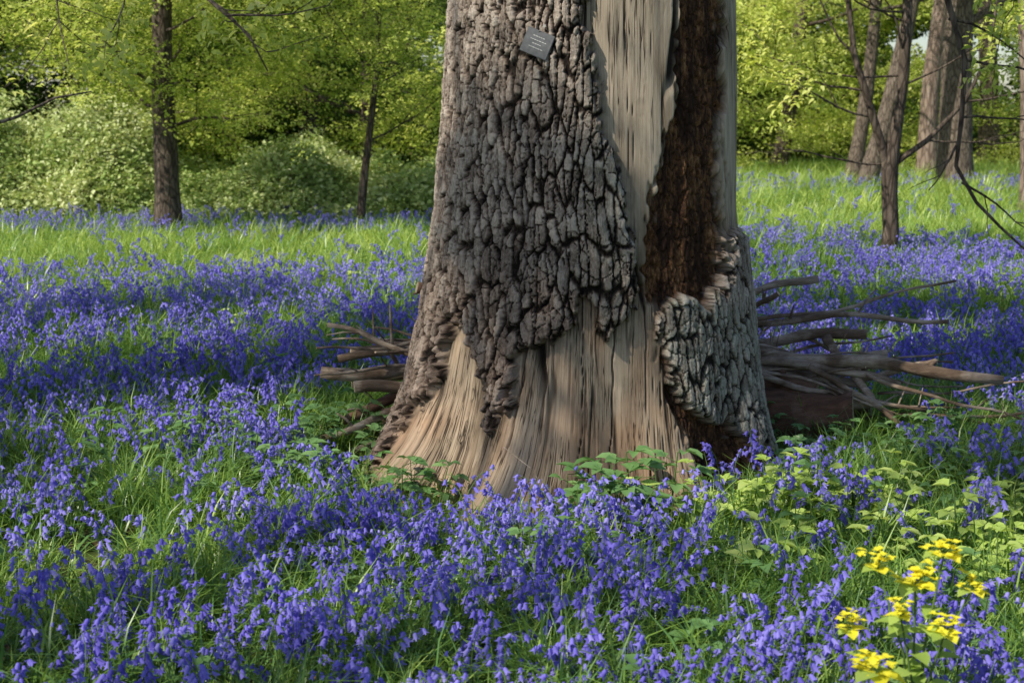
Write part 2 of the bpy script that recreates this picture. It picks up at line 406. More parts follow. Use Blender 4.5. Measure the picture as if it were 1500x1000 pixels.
c2=np.abs(vn(u*50+.5*vn(u*9,Zz*5,61),Zz*.8,55)-.5);crack2=(1-ss(.008,.05,c2))*ss(.56,.70,vn(u*24,Zz*2.8,56)+.20*low)
hw=.003*(n1-.5)-.024*crack-.008*crack2+.042*low*(fbm(u*7,Zz*.6,57,3)-.5)
q1,q2,qi,_,_=voro(u/.022,(Zz+.02*vn(u*30,Zz*9,63))/.055,21,.9,3.)
hr=-rot*(.016+.030*(fbm(u*22,Zz*5,62,4)-.3))-rot*(.016*qi+.012*(1-ss(0,.2,q2-q1)))-.005*rot*vn(u*120,Zz*70,58)
lip_shade=np.exp(-np.maximum(-sB,0)/7.)*(1-bark)  # shade below the bark lip, painted into the bare wood colour
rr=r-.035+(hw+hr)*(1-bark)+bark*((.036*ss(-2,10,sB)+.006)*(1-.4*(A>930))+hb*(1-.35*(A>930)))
cav=bark*(plV*(1-.8*crkH)*(.72+.28*idv)+.25*(fbm(u*40,Zz*18,45,3)-.5))+(1-bark)*(1-np.maximum(crack,.7*crack2))*(1-.6*lip_shade)
lich=bark*np.clip(ss(820,900,A)*.6+ss(940,990,A)*.6+.5*(fbm(u*5,Zz*4,90,3)-.4),0,1)*(1-.8*ss(470,420,E)*ss(1030,1060,A))
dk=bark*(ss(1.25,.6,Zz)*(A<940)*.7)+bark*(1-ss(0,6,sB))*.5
Xv=CX+rr*sn;Yv=CY-rr*np.cos(T)
V=np.stack([Xv,Yv,Zz],-1).reshape(-1,3)
ii=np.arange(nz*nt_).reshape(nz,nt_);i2=np.roll(ii,-1,axis=1)
F=np.stack([ii[:-1],i2[:-1],i2[1:],ii[1:]],-1).reshape(-1,4).tolist()
me=bpy.data.meshes.new('dead_oak_tree')
vl=V.tolist();vl.append([CX,CY,7.75]);tp_=ii[-1]
F+= [[int(tp_[k]),int(tp_[(k+1)%nt_]),len(vl)-1] for k in range(nt_)]
me.from_pydata(vl,[],F);me.polygons.foreach_set('use_smooth',[True]*len(F))
def att(nm,arr):
    q=me.attributes.new(nm,'FLOAT','POINT');q.data.foreach_set('value',np.append(arr.ravel(),0).astype(np.float32))
pid=vid*.4+idv*.3+idg*.3
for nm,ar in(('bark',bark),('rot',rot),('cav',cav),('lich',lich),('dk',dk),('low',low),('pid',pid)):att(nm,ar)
q=me.attributes.new('tz','FLOAT_VECTOR','POINT')
q.data.foreach_set('vector',np.append(np.stack([u,Zz,0*u],-1).ravel(),[0,0,0]).astype(np.float32))
m,nt=newmat('dead_oak_bark_and_wood')
L=nt.links.new
def AT(n):
    q=N(nt,'ShaderNodeAttribute');q.attribute_name=n;return q
tz=AT('tz').outputs['Vector'];ab=AT('bark').outputs['Fac'];ar_=AT('rot').outputs['Fac'];ac=AT('cav').outputs['Fac'];al=AT('lich').outputs['Fac'];ad=AT('dk').outputs['Fac'];alo=AT('low').outputs['Fac'];api=AT('pid').outputs['Fac']
def NZ(sx,sy,det=5,ro=.6,loc=0):
    mp=N(nt,'ShaderNodeMapping');mp.inputs['Scale'].default_value=(sx,sy,1);mp.inputs['Location'].default_value=(loc,loc,loc);L(tz,mp.inputs[0])
    q=N(nt,'ShaderNodeTexNoise');q.inputs['Scale'].default_value=1;q.inputs['Detail'].default_value=det;q.inputs['Roughness'].default_value=ro
    L(mp.outputs[0],q.inputs['Vector']);return q.outputs[0]
fine=NZ(150,55,5,.78);bfac=mth(nt,'ADD',mth(nt,'MULTIPLY',ac,.74),mth(nt,'MULTIPLY',mth(nt,'SUBTRACT',fine,.42),1.25))
bfac=mth(nt,'ADD',bfac,mth(nt,'MULTIPLY',mth(nt,'SUBTRACT',api,.5),.34))
bc=ramp(nt,[(.12,(.016,.011,.009)),(.38,(.12,.088,.072)),(.62,(.32,.255,.215)),(.95,(.66,.57,.50))],bfac).outputs[0]
bl=ramp(nt,[(.12,(.016,.013,.010)),(.38,(.10,.095,.075)),(.62,(.25,.245,.20)),(.95,(.50,.50,.43))],bfac).outputs[0]
lf=mth(nt,'MULTIPLY',al,ramp(nt,[(.35,(.2,.2,.2)),(.6,(1,1,1))],NZ(20,16)).outputs[0])
bcol=mixc(nt,lf,bc,bl)
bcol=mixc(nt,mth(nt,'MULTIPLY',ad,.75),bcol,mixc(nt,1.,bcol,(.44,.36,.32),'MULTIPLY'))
wc=ramp(nt,[(.28,(.30,.245,.185)),(.46,(.40,.335,.26)),(.58,(.46,.395,.315)),(.76,(.56,.50,.42))],NZ(190,4,6,.70)).outputs[0]
wide=ramp(nt,[(.35,(.56,.52,.48)),(.5,(.90,.88,.86)),(.65,(1.16,1.14,1.12))],NZ(12,1.6,5,.62,7)).outputs[0]
wc=mixc(nt,1.,wc,wide,'MULTIPLY')
pink=ramp(nt,[(.42,(0,0,0)),(.60,(1,1,1))],NZ(5,3.0,3,.5,4)).outputs[0]
wc=mixc(nt,mth(nt,'MULTIPLY',mth(nt,'MULTIPLY',pink,alo),.55),wc,mixc(nt,1.,wc,(1.06,.80,.66),'MULTIPLY'))
wc=mixc(nt,mth(nt,'MULTIPLY',alo,.5),wc,mixc(nt,1.,wc,(.84,.74,.66),'MULTIPLY'))
grime=ramp(nt,[(.52,(0,0,0)),(.66,(1,1,1))],NZ(24,5,7,.78,9)).outputs[0]
wc=mixc(nt,mth(nt,'MULTIPLY',grime,.5),wc,(.14,.105,.08))
def hair(sx,sy,lo,msx,msy,w,lo2):
    l_=mth(nt,'ABSOLUTE',mth(nt,'SUBTRACT',NZ(sx,sy,3,.55,lo),.5))
    return mth(nt,'MULTIPLY',ramp(nt,[(w*.25,(1,1,1)),(w,(0,0,0))],l_).outputs[0],ramp(nt,[(.48,(0,0,0)),(.54,(1,1,1))],NZ(msx,msy,2,.5,lo2)).outputs[0])
hl=mth(nt,'MAXIMUM',hair(45,1.1,12,9,1.8,.014,20),mth(nt,'MULTIPLY',hair(80,2.2,31,14,3.,.015,43),alo))
wc=mixc(nt,mth(nt,'MULTIPLY',hl,.9),wc,(.035,.024,.018))
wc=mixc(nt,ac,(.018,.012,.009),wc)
rc=ramp(nt,[(.36,(.014,.008,.006)),(.48,(.055,.027,.016)),(.55,(.18,.088,.04)),(.61,(.38,.21,.10)),(.72,(.52,.38,.24))],mth(nt,'ADD',mth(nt,'MULTIPLY',NZ(14,3.6,7,.72,2),.65),mth(nt,'MULTIPLY',NZ(110,34,4,.7,3),.35))).outputs[0]
wc=mixc(nt,ar_,wc,rc)
col=mixc(nt,ab,wc,bcol)
p=N(nt,'ShaderNodeBsdfPrincipled');p.inputs['Roughness'].default_value=.88;p.inputs['Specular IOR Level'].default_value=.2
L(col,p.inputs['Base Color'])
hgt=mth(nt,'ADD',mth(nt,'MULTIPLY',fine,mth(nt,'ADD',mth(nt,'MULTIPLY',mth(nt,'MAXIMUM',ab,ar_),1.4),.15)),mth(nt,'SUBTRACT',mth(nt,'MULTIPLY',NZ(200,8,5,.7,5),.12),mth(nt,'MULTIPLY',hl,.9)))
bp=N(nt,'ShaderNodeBump');bp.inputs['Strength'].default_value=1.;bp.inputs['Distance'].default_value=.008;L(hgt,bp.inputs['Height']);L(bp.outputs[0],p.inputs['Normal'])
o=N(nt,'ShaderNodeOutputMaterial');L(p.outputs[0],o.inputs[0])
me.materials.append(m)
trunk=bpy.data.objects.new('dead_oak_tree',me);S.collection.objects.link(trunk)
b=MB()
for (zz,az,ln_,el) in((5.2,2.4,2.4,.7),(6.3,-2.2,2.0,.9),(6.8,1.2,1.6,.8)):
    p0=Vector((CX,CY,zz));d=Vector((math.cos(az)*math.cos(el),math.sin(az)*math.cos(el),math.sin(el)))
    pts=[p0+d*ln_*t+Vector((U(-.1,.1),U(-.1,.1),.2*t*t)) for t in(0,.2,.4,.6,.8,1)]
    b.tube(pts,[.22,.2,.17,.13,.10,.07],12,0,rough=.12)
b.obj('broken_limbs',[M_barkg],parent=trunk)
# ------------------------------------------------------------------ plaque
M_slate=plain('slate',(.10,.105,.115),.45,.25,60);M_wht=plain('engraving',(.6,.6,.6),.7,.1);M_nail=plain('steel_wire',(.35,.34,.32),.4,.1)
t=R(-24.5);rad=.64
pl=empty('slate_plaque',(CX+rad*math.sin(t),CY-rad*math.cos(t),1.772));pl.rotation_euler=(R(-4),R(22),t+R(6))
def box(name,sx,sy,sz,loc,mat,parent,bev=.002):
    bm=bmesh.new();bmesh.ops.create_cube(bm,size=1)
    for v in bm.verts:v.co=Vector((v.co.x*sx,v.co.y*sy,v.co.z*sz))
    if bev:bmesh.ops.bevel(bm,geom=bm.edges[:],offset=bev,segments=2,affect='EDGES')
    me=bpy.data.meshes.new(name);bm.to_mesh(me);bm.free();me.materials.append(mat)
    o=bpy.data.objects.new(name,me);S.collection.objects.link(o);o.parent=parent;o.location=loc;return o
box('slate_plate',.112,.007,.094,(0,0,0),M_slate,pl)
for k,(w,zz) in enumerate(((.05,.024),(.062,.010),(.036,-.004),(.055,-.018))):
    xx=-w/2;j=0
    while xx<w/2-.003:
        ww=U(.004,.010);box('engraved_word_%d_%d'%(k,j),ww,.0006,.0022,(xx+ww/2,-.0040,zz),M_wht,pl,0);xx+=ww+.003;j+=1
b=MB();b.tube([(-.012,-.004,.040),(-.004,-.012,.055),(.004,.004,.068),(.010,.03,.07)],[.0012]*4,5,0)
b.tube([(.004,-.012,.068),(.004,.05,.068)],[.003,.003],8,0);b.tube([(.004,-.013,.068),(.004,-.011,.068)],[.006,.006],10,0)
b.obj('wire_and_nail',[M_nail],parent=pl)
# ------------------------------------------------------------------ log pile
lp=empty('log_pile',(0,0,0))
def log(p0,p1,r0,r1,mat=M_log,n=10,bend=.03,jit=.05):
    p0=Vector(p0);p1=Vector(p1)+Vector((U(-jit,jit),U(-jit,jit),U(-jit,jit)));k=13;L_=(p1-p0).length;pts=[];rd=[]
    r0*=1.05;r1*=1.05
    ph=U(0,6);ph2=U(0,6)
    for i in range(k):
        t=i/(k-1);q=p0.lerp(p1,t)+Vector((0,math.sin(t*5+ph)*bend*.8,math.sin(t*4+ph2)*bend+math.sin(t*13+ph)*bend*.3))*L_
        q.z=max(q.z,.02);pts.append(q);rd.append((r0+(r1-r0)*t)*U(.88,1.12))
    b=MB();b.tube(pts,rd,n,0,rough=.14,capmat=1)
    for q in range(random.randint(0,3)):
        i=random.randint(3,10);sg=1 if p1.x>p0.x else -1;d=Vector((U(0,.8)*sg,U(-.7,.7),U(-.2,.9))).normalized();l=U(.05,.25)
        b.tube([pts[i],pts[i]+d*l*.5+Vector((0,0,.01)),pts[i]+d*l],[rd[i]*.45,rd[i]*.35,rd[i]*.2],6,0)
    return b.obj('log',[mat,M_cut],parent=lp)
log((.9,6.55,.50),(2.22,6.35,.28),.036,.022,jit=0)
log((.8,6.9,.40),(1.75,6.75,.46),.030,.022)
log((.9,7.05,.55),(1.55,7.1,.68),.018,.018,jit=.02)
log((.85,7.0,.45),(2.10,6.8,.535),.020,.010,jit=0)
log((1.0,6.95,.50),(2.20,7.0,.69),.012,.006,jit=0)
log((.9,6.55,.44),(1.75,6.4,.26),.026,.014)
log((.9,6.5,.36),(1.62,6.5,.26),.028,.020)
log((1.0,6.7,.27),(1.75,6.6,.34),.028,.020)
log((1.0,6.5,.20),(1.70,6.4,.20),.030,.026)
log((1.05,6.7,.16),(1.7,6.5,.12),.036,.03,M_redlog)
log((1.62,6.4,.36),(2.35,6.2,.16),.010,.005)
log((1.50,6.7,.47),(1.66,6.4,.18),.022,.018)
log((1.45,6.6,.20),(1.95,6.4,.38),.018,.012)
log((1.35,6.4,.40),(1.75,6.3,.12),.016,.012)
log((1.0,6.55,.16),(2.5,6.3,.18),.014,.006)
log((1.1,6.4,.36),(1.9,6.3,.16),.014,.008)
log((1.7,6.5,.24),(2.6,6.3,.30),.007,.003);log((1.9,6.4,.16),(2.7,6.2,.10),.008,.004)
log((.75,6.55,.13),(1.50,6.3,.13),.15,.12,M_redlog,16,.01)
log((.75,6.65,.28),(1.40,6.45,.28),.10,.065,M_redlog,14,.02)
log((1.05,6.65,.55),(1.24,6.55,.70),.012,.012,jit=.01)
log((.3,6.7,.42),(-.93,6.5,.33),.030,.026)
log((.2,6.9,.45),(-.82,6.7,.43),.024,.018)
log((.1,6.5,.37),(-.83,6.2,.20),.030,.020,M_redlog)
log((.0,6.4,.30),(-.82,6.05,.12),.024,.014)
log((.2,6.7,.33),(-.80,6.6,.25),.028,.024)
log((-.2,6.3,.35),(-.84,6.4,.56),.016,.010,jit=0)
log((.2,7.0,.56),(-.66,7.0,.42),.018,.012)
log((.1,6.4,.22),(-.72,6.0,.05),.022,.014)
log((-.2,6.8,.62),(-.46,6.7,.70),.026,.024,M_redlog,jit=.01)
log((.0,6.6,.18),(-.78,6.4,.10),.045,.035,M_redlog)
log((.0,6.95,.37),(-.74,6.85,.36),.030,.026)
log((.0,6.5,.25),(-.66,6.3,.25),.026,.024)
for k in range(28):
    sx=random.choice((-1,1,1));x0=.36+sx*.5;x1=.36+sx*U(.9,1.8 if sx>0 else 1.3)
    log((x0,U(6.4,7.0),U(.15,.5)),(x1,U(6.2,7.1),U(.08,.5)),U(.007,.014),.004)
# ------------------------------------------------------------------ trees
def grow(b,p,d,L_,r,lev,tips,up=.15,segs=5,spread=.9,mat=0,nch=3):
    pts=[p.copy()];rd=[r];q=p.copy();dd=d.copy()
    for i in range(segs):
        dd=(dd+Vector((U(-1,1),U(-1,1),U(-1,1)))*.22+Vector((0,0,up*.3))).normalized()
        q=q+dd*(L_/segs);pts.append(q.copy());rd.append(r*(1-.62*(i+1)/segs))
    b.tube(pts,rd,8 if lev>1 else 5,mat,cap=False)
    if lev<=0:
        for t in pts[2:]:tips.append(t)
        return
    for c in range(nch):
        i=random.randint(2,segs);s=Vector((U(-1,1),U(-1,1),U(-.4,.9))).normalized()
        nd=(dd*.7+s*spread).normalized()
        grow(b,pts[i],nd,L_*U(.5,.75),max(rd[i]*.62,.004),lev-1,tips,up,segs,spread,mat,nch)
def tree(name,base,H,r,mat,crown_kind=(0,1,2,3),lean=(0,0),fork=.35,limbs=7,lev=1,per=3,cs_=1.,limblen=.33,sprd=.5,flare=.35,up=.1,lr=.35,sleeve=0):
    b=MB();base=Vector(base);base.z=float(gz(base.x,base.y))-.1
    pts=[];rd=[];k=18
    for i in range(k):
        t=i/(k-1);pts.append(base+Vector((lean[0]*t+.012*H*math.sin(t*6+base.x),lean[1]*t,H*t)));rd.append(r*(1-.7*t)*(1+flare*math.exp(-t*H/.25))*U(.96,1.04))
    b.tube(pts,rd,14,0,rough=.06)
    tips=[]
    for l in range(limbs):
        t=fork+(1-fork)*(l+.3)/limbs;f=t*(k-1);i=min(k-2,int(f));p=pts[i].lerp(pts[i+1],f-i)
        a=l*2.4+U(-.4,.4);d=Vector((math.cos(a),math.sin(a),U(.0,.5))).normalized()
        grow(b,p,d,H*limblen*U(.8,1.2)*(1.15-.5*t),r*(1-.7*t)*lr,lev,tips,up,5,.9,0,3)
    o=b.obj(name,[mat])
    P=[]
    for t in tips:
        for q in range(per):P.append(t+Vector((random.gauss(0,1),random.gauss(0,1),random.gauss(0,.6)))*sprd)
    for q in range(sleeve):
        a=U(0,6.28);rr_=U(.25,.7);P.append(base+Vector((lean[0]*.3+rr_*math.cos(a),rr_*math.sin(a),U(1.75,3.6))))
    P=[x for x in P if x.z>.7]
    if P:
        n=len(P);P=np.array([tuple(x) for x in P])
        scatter('leaf_crown',P,rotz(n,.3),rng.uniform(.6,1.15,n)*cs_,rng.choice(crown_kind,n),C_tree,o)
    return o
tree('shade_oak_tree',(-4.33,17.6,0),6.5,.17,M_bark,(0,0,1,2,2,3),lean=(.35,.2),fork=.22,limbs=22,per=4,sprd=.3,cs_=.62,limblen=.2,lr=.18,sleeve=60)
tree('young_tree',(-1.95,18.6,0),4.2,.06,M_bark,(0,2,2),lean=(.3,0),fork=.3,limbs=13,per=3,sprd=.3,cs_=.6,lr=.3)
tree('beech_tree',(7.85,21.6,0),8,.25,M_barkp,(2,3),lean=(-.2,0),fork=.35,limbs=10,per=2)
tree('beech_tree',(8.6,28,0),9,.36,M_barkg,(2,3,0),lean=(.3,0),fork=.35,limbs=10,per=2,cs_=.8)
tree('beech_tree',(6.55,27,0),8.5,.19,M_barkg,(2,3,0),lean=(1.9,0),fork=.42,limbs=9,per=2,cs_=.8)
tree('beech_tree',(7.0,30,0),9,.17,M_barkg,(2,3,0),lean=(1.2,0),fork=.4,limbs=9,per=2,cs_=.8)
tree('beech_tree',(9.6,33,0),9,.25,M_barkp,(2,3,0),lean=(.3,0),fork=.4,limbs=9,per=2)
tree('beech_tree',(6.6,36,0),9,.22,M_bark,(2,3),lean=(1.2,0),fork=.4,limbs=9,per=1)
tree('beech_tree',(12.6,38,0),9,.3,M_barkg,(2,3,0),lean=(-.6,0),fork=.4,limbs=9,per=1)
for (x,y,H,rr_) in((-11,25,7,.2),(-7.3,26,7.5,.2),(-2.4,25,7,.16),(-14,31,8,.3),(-4.5,32,8,.25)):
    tree('woodland_tree',(x,y,0),H,rr_,M_bark,(0,1,2,4,4),lean=(U(-.8,.8),0),fork=.15,limbs=13,per=2,cs_=.9,limblen=.3)
# young tree on the right with explicit fork
b=MB()
def X_(pts,rd,n=9):b.tube(pts,rd,n,0,cap=True,rough=.06)
X_([(3.72,14,-.1),(3.71,14,.1),(3.73,14,.4),(3.70,14,.75),(3.69,14,1.05),(3.74,14,1.4),(3.79,14,1.9),(3.80,14,2.6),(3.86,14.1,3.4),(3.8,14.2,4.4)],[.12,.092,.080,.078,.085,.062,.055,.048,.035,.015],12)
X_([(3.70,14,.90),(3.66,14,1.06),(3.55,13.95,1.35),(3.40,13.9,1.75),(3.28,13.9,2.1),(3.2,14,2.8),(3.0,14,3.5)],[.05,.052,.042,.038,.032,.024,.012],9)
X_([(3.70,14,.92),(3.76,14,1.07),(4.05,14,1.28),(4.4,14,1.65),(4.6,14,2.1),(4.7,14,2.9)],[.03,.034,.026,.022,.018,.01],8)
tips=[]
for p,d,l in(((3.69,14,1.05),(-1,0,-.12),1.3),((3.5,13.95,1.5),(-1,-.2,.25),1.2),((3.78,14,1.8),(1,.1,.5),1.1),((3.79,14,2.1),(-.5,-.3,.6),1.0),((4.4,14,1.65),(1,0,.1),1.2),((3.8,14,2.6),(.6,0,.6),1.1),((3.28,13.9,2.1),(-1,0,.5),1.1),((3.4,13.9,1.75),(-1,0,-.05),1.1),((4.05,14,1.28),(1,-.2,.0),1.0),((3.8,14,2.4),(-.8,.2,.3),1.2),((3.79,14,1.9),(-1,-.2,.1),1.3),((3.8,14,2.5),(-1,-.2,.1),1.3)):
    grow(b,Vector(p),Vector(d).normalized(),l,.013,1,tips,.05,6,.8)
yt=b.obj('young_tree',[M_bark])
P=np.array([tuple(t+Vector((U(-.15,.15),U(-.15,.15),U(-.1,.15)))) for t in tips for _ in range(3) if t.z>1.4 and random.random()<.9]);n=len(P)
scatter('leaf_sprays',P,rotz(n,.4),rng.uniform(.8,1.6,n),rng.integers(0,3,n),C_spray,yt)
b=MB();tips=[]
b.tube([(5.9,9.5,-.1),(5.85,9.5,.5),(5.8,9.5,2.5),(5.7,9.4,5),(5.5,9.4,8)],[.34,.25,.22,.17,.08],12,0)
b.tube([(5.78,9.45,3.2),(4.6,9.3,3.7),(3.4,9.1,3.5),(2.62,9,2.7),(2.68,9,2.24),(2.80,8.95,1.85),(2.78,8.9,1.5),(2.76,8.9,1.2),(2.88,8.85,.98),(3.02,8.8,.83),(3.18,8.75,.68),(3.3,8.7,.55)],[.07,.05,.035,.024,.020,.017,.015,.013,.011,.009,.006,.004],7,0)
for p,d,l in(((2.7,9,2.1),(1,-.2,-.25),.9),((2.8,8.95,1.85),(1,.1,-.35),1.0),((2.77,8.9,1.35),(-.6,0,-.8),.35),((2.8,8.9,1.1),(1,0,-.5),.5),((2.78,8.9,1.5),(1,0,.05),.6),((3.4,9.1,3.4),(.1,-.2,-1),1.3),((4.0,9.2,3.4),(.0,-.2,-1),1.6)):
    grow(b,Vector(p),Vector(d).normalized(),l,.009,1,tips,-.15,6,.6,0,2)
ot=b.obj('ash_tree',[M_bark])
P=[]
for t in tips:
    if t.z>1.6:
        for _ in range(3):P.append(tuple(t+Vector((U(-.12,.12),U(-.1,.1),U(-.1,.1)))))
tp=[]
for c in((7,9,8),(5.8,10.5,9),(8,8,9)):
    for _ in range(40):tp.append((c[0]+random.gauss(0,1.2),c[1]+random.gauss(0,1.2),c[2]+random.gauss(0,.8)))
P=np.array(P);n=len(P)
scatter('leaf_sprays',P,rotz(n,.4),rng.uniform(.7,1.5,n),rng.integers(0,3,n),C_spray,ot)
P=np.array(tp);n=len(P)
scatter('leaf_crown',P,rotz(n,.3),rng.uniform(.8,1.3,n),rng.integers(0,4,n),C_tree,ot)
# oaks beside and behind the viewpoint: unseen crowns added and shaped for their dappled shade
HX,HY=-.80,-.60;EL=R(46)
KEEP_LIT=[(-.35,5.0,1.0),(.1,5.3,.6),(1.4,5.0,.9),(1.9,4.6,.8),(-.1,5.6,.5),(1.2,3.6,.8),(-1.4,6.4,.6),(-.6,4.0,.6),(2.6,8.6,.9),(-2.6,8.6,.7),(1.9,6.6,.6),(-1.2,4.8,.5),(-4,11,.8),(-1.2,9.8,.5),(.2,3.2,.4)]  # spots kept sunlit; crown blobs that would shade them are skipped
def shade_oak(name,bx,by,H,blobs,extra):
    b=MB();tips=[]
    b.tube([(bx,by,-.1),(bx,by,.4),(bx+.1,by,H*.4),(bx+.3,by+.2,H*.8)],[.5,.36,.3,.14],14,0)
    P=[]
    for (cx,cy,cz,rx,rz,n_) in blobs:
        gx=cx-HX*cz/math.tan(EL);gy=cy-HY*cz/math.tan(EL)
        if any(math.hypot(gx-a,gy-c)<rx+q*.6 for a,c,q in KEEP_LIT):continue
        b.tube([(bx+.15,by,H*.45),((bx+cx)/2,(by+cy)/2,(H*.45+cz)/2+.4),(cx,cy,cz)],[.09,.06,.02],6,0)
        for _ in range(n_):
            v=Vector((random.gauss(0,1),random.gauss(0,1),random.gauss(0,1))).normalized()*U(.1,1)**.5
            P.append((cx+v.x*rx,cy+v.y*rx,cz+v.z*rz))
    for pts,rd in extra['tubes']:b.tube(pts,rd,7,0)
    for p,d,l in extra['grow']:grow(b,Vector(p),Vector(d).normalized(),l,.008,1,tips,-.05,6,.7,0,3)
    o=b.obj(name,[M_barkg])
    P=np.array(P);n=len(P)
    scatter('leaf_crown',P,rotz(n,.3),rng.uniform(.6,1.0,n),rng.integers(0,4,n),C_tree,o)
    Q=np.array([tuple(t+Vector((U(-.12,.12),U(-.1,.1),U(-.1,.1)))) for t in tips for _ in range(2) if random.random()<extra['dens']]);n=len(Q)
    if n:scatter('leaf_sprays',Q,rotz(n,.4),rng.uniform(.7,1.4,n),rng.integers(0,3,n),C_spray,o)
def crownblobs(n,x0,x1,y0,y1,z0,z1,r0,r1,k):
    out=[]
    for _ in range(n):
        r_=U(r0,r1);out.append((U(x0,x1),U(y0,y1),U(z0,z1),r_,r_*.6,int(k*r_*r_)+3))
    return out
shade_oak('shade_oak_tree',-9.0,3.0,9,crownblobs(40,-12.5,-1.5,3.2,6.2,7.4,8.6,.5,1.1,44),
 dict(tubes=[([(-8.9,3,4.2),(-6,7,3.6),(-4.2,8.6,2.9),(-2.6,8.4,2.55),(-1.75,8.1,2.2),(-1.45,8,1.95),(-1.35,8,1.75)],[.08,.05,.03,.018,.010,.007,.004]),
             ([(-8.9,3,3.2),(-6.2,7.2,2.2),(-4.6,8.8,1.4),(-3.5,9,1.38),(-3.1,9,1.5),(-2.85,9,1.62),(-2.65,9.1,1.66)],[.06,.036,.018,.013,.010,.008,.004])],
  grow=[((-1.75,8.1,2.2),(.6,-.1,-.5),.6),((-2.1,8.2,2.35),(-.3,0,-.8),.5),((-2.6,8.4,2.55),(-.2,-.2,-.9),.8),((-1.6,8,2.05),(.8,0,.1),.6),((-3.4,8.5,2.7),(.1,0,-1),.9),((-4.2,8.6,2.8),(.2,0,-1),.9)],dens=.6))
bl_=crownblobs(46,-9.5,-3.0,-3.5,2.6,7.6,9.0,.3,.75,50)+[(-4.8,1.9,8.2,.45,.3,11),(-5.35,1.25,8.2,.4,.3,9),(-4.9,2.5,8.6,.4,.3,9)]
shade_oak('shade_oak_tree',-9.0,-3.5,9,bl_,dict(tubes=[],grow=[],dens=0))
# ------------------------------------------------------------------ shrub bank + distant woodland
n0=6500;x=rng.uniform(-15,-.3,n0);y=19.3+np.abs(rng.normal(0,1.6,n0))
top_=np.interp(x,[-15,-9,-7,-5.8,-5.0,-4.0,-3,-2.2,-1.2,-.3],[2.2,1.75,1.85,1.5,.8,.5,1.0,.6,1.0,.6])
hgt_=top_*(.5+1.0*vn(x*1.5,y*.8,101))*ss(18.9,20.6,y+1.2*(vn(x*1.3,y*0,102)-.3))
z=hgt_*rng.uniform(0,1,n0)**.5
keep=(z>.05)&(np.hypot(x+4.3,(y-17.6)*.7)>1.1)
x,y,z=x[keep],y[keep],z[keep];n=len(x)
scatter('shrub_bank',np.stack([x,y,z+gz(x,y)],-1),rotz(n,.4),rng.uniform(.7,1.4,n),rng.integers(0,3,n),C_shrub)
def cloud(name,nb,xr,yr,zr_,rr_,per,kinds,sc,flat=.35):
    P=[];K=[]
    for q in range(nb):
        c=(U(*xr),U(*yr),U(*zr_));rd=U(*rr_);kd=random.choice(kinds)
        for _ in range(int(per*rd*rd)):
            v=Vector((random.gauss(0,1),random.gauss(0,1),random.gauss(0,1))).normalized()*U(.2,1)
            zz=c[2]+v.z*rd*flat-.12*(v.x*v.x+v.y*v.y)*rd
            if zz<.1:continue
            P.append((c[0]+v.x*rd,c[1]+v.y*rd,zz));K.append(kd if random.random()<.85 else random.choice(kinds))
    P=np.array(P);n=len(P)
    return scatter(name,P,rotz(n,.3),rng.uniform(.7,1.3,n)*sc,K,C_tree)
cloud('understorey_shrubs',86,(-16,.8),(21,25),(.4,4.2),(.6,1.2),20,(0,1,2,2,3,0,4),.72)
cloud('understorey_shrubs',70,(2,19),(31,38),(.5,5.0),(.8,1.6),13,(2,3,2,0),.95)
cloud('distant_woodland',130,(-30,-1),(28,42),(.5,7),(1.3,2.6),8,(1,4,4,4,4,4),1.6)
cloud('distant_woodland',80,(0,36),(40,54),(.5,7.5),(1.6,3.0),8,(2,3,0,1,4),1.9)
cloud('distant_woodland',80,(-40,48),(56,62),(.5,7),(2.5,4.0),7,(0,1,4),2.8)
# ------------------------------------------------------------------ meadow scatters
def inwedge(n,y0,y1,mg=1.6,k=.42):
    y=rng.uniform(y0,y1,n*2);x=rng.uniform(-1,1,n*2)*(k*y1+mg)
    m=np.abs(x)<k*y+mg
    return x[m][:n],y[m][:n]
def outside(x,y,pad=0.):
    dx=x-CX;dy=y-CY;rd=np.hypot(dx,dy);t=np.degrees(np.arctan2(dx,-dy))
    lim=.76+pad+.34*np.exp(-((t+25)/15)**2)+.24*np.exp(-((t+72)/25)**2)
    return rd>lim
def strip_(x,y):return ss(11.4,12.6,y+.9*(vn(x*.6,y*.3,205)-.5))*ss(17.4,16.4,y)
def belldens(x,y):
    cl=ss(.36,.60,fbm(x*1.4,y*1.4,201,3))
    d=.14+.98*cl
    lf=ss(-.6,-1.6,x)*ss(8.0,6.6,y)
    d=d*(1-.42*lf)
    d=d*(1-.4*ss(-.2,.2,.5-np.hypot(x-1.75,(y-5.3)*.6)))
    d=d*(1-.9*((np.abs(x-.7)<1.6)&(y>5.8)&(y<7.1)))
    d=d*(1-.85*((~outside(x,y,.24))&(x<.55)))
    d=np.where(x<1,d*(1-.93*strip_(x,y)),d*(1-.9*ss(14.6,16.2,y+1.2*(vn(x*.6,y*.4,206)-.5))*ss(26.5,24.5,y)))
    d=d*np.where(y>19.4,np.where(x<1,.1,1),1)*ss(31,28,y)
    return d
def grassdens(x,y):
    return .55+.45*ss(.3,.6,vn(x*1.3,y*1.3,210))
PX=[];PY=[];SC=[]
for (y0,y1,rho,sc) in((2.3,5.2,165,.92),(5.2,8.5,150,.95),(8.5,14,92,1.05),(14,20,60,1.1),(20,31,18,1.4)):
    area=(.42*(y0+y1)/2+1.6)*2*(y1-y0);x,y=inwedge(int(area*rho),y0,y1)
    k=(rng.random(len(x))<belldens(x,y))&outside(x,y,.03)
    PX.append(x[k]);PY.append(y[k]);SC.append(rng.uniform(.7,1.15,k.sum())*sc)
x=np.concatenate(PX);y=np.concatenate(PY);sc=np.concatenate(SC);n=len(x)
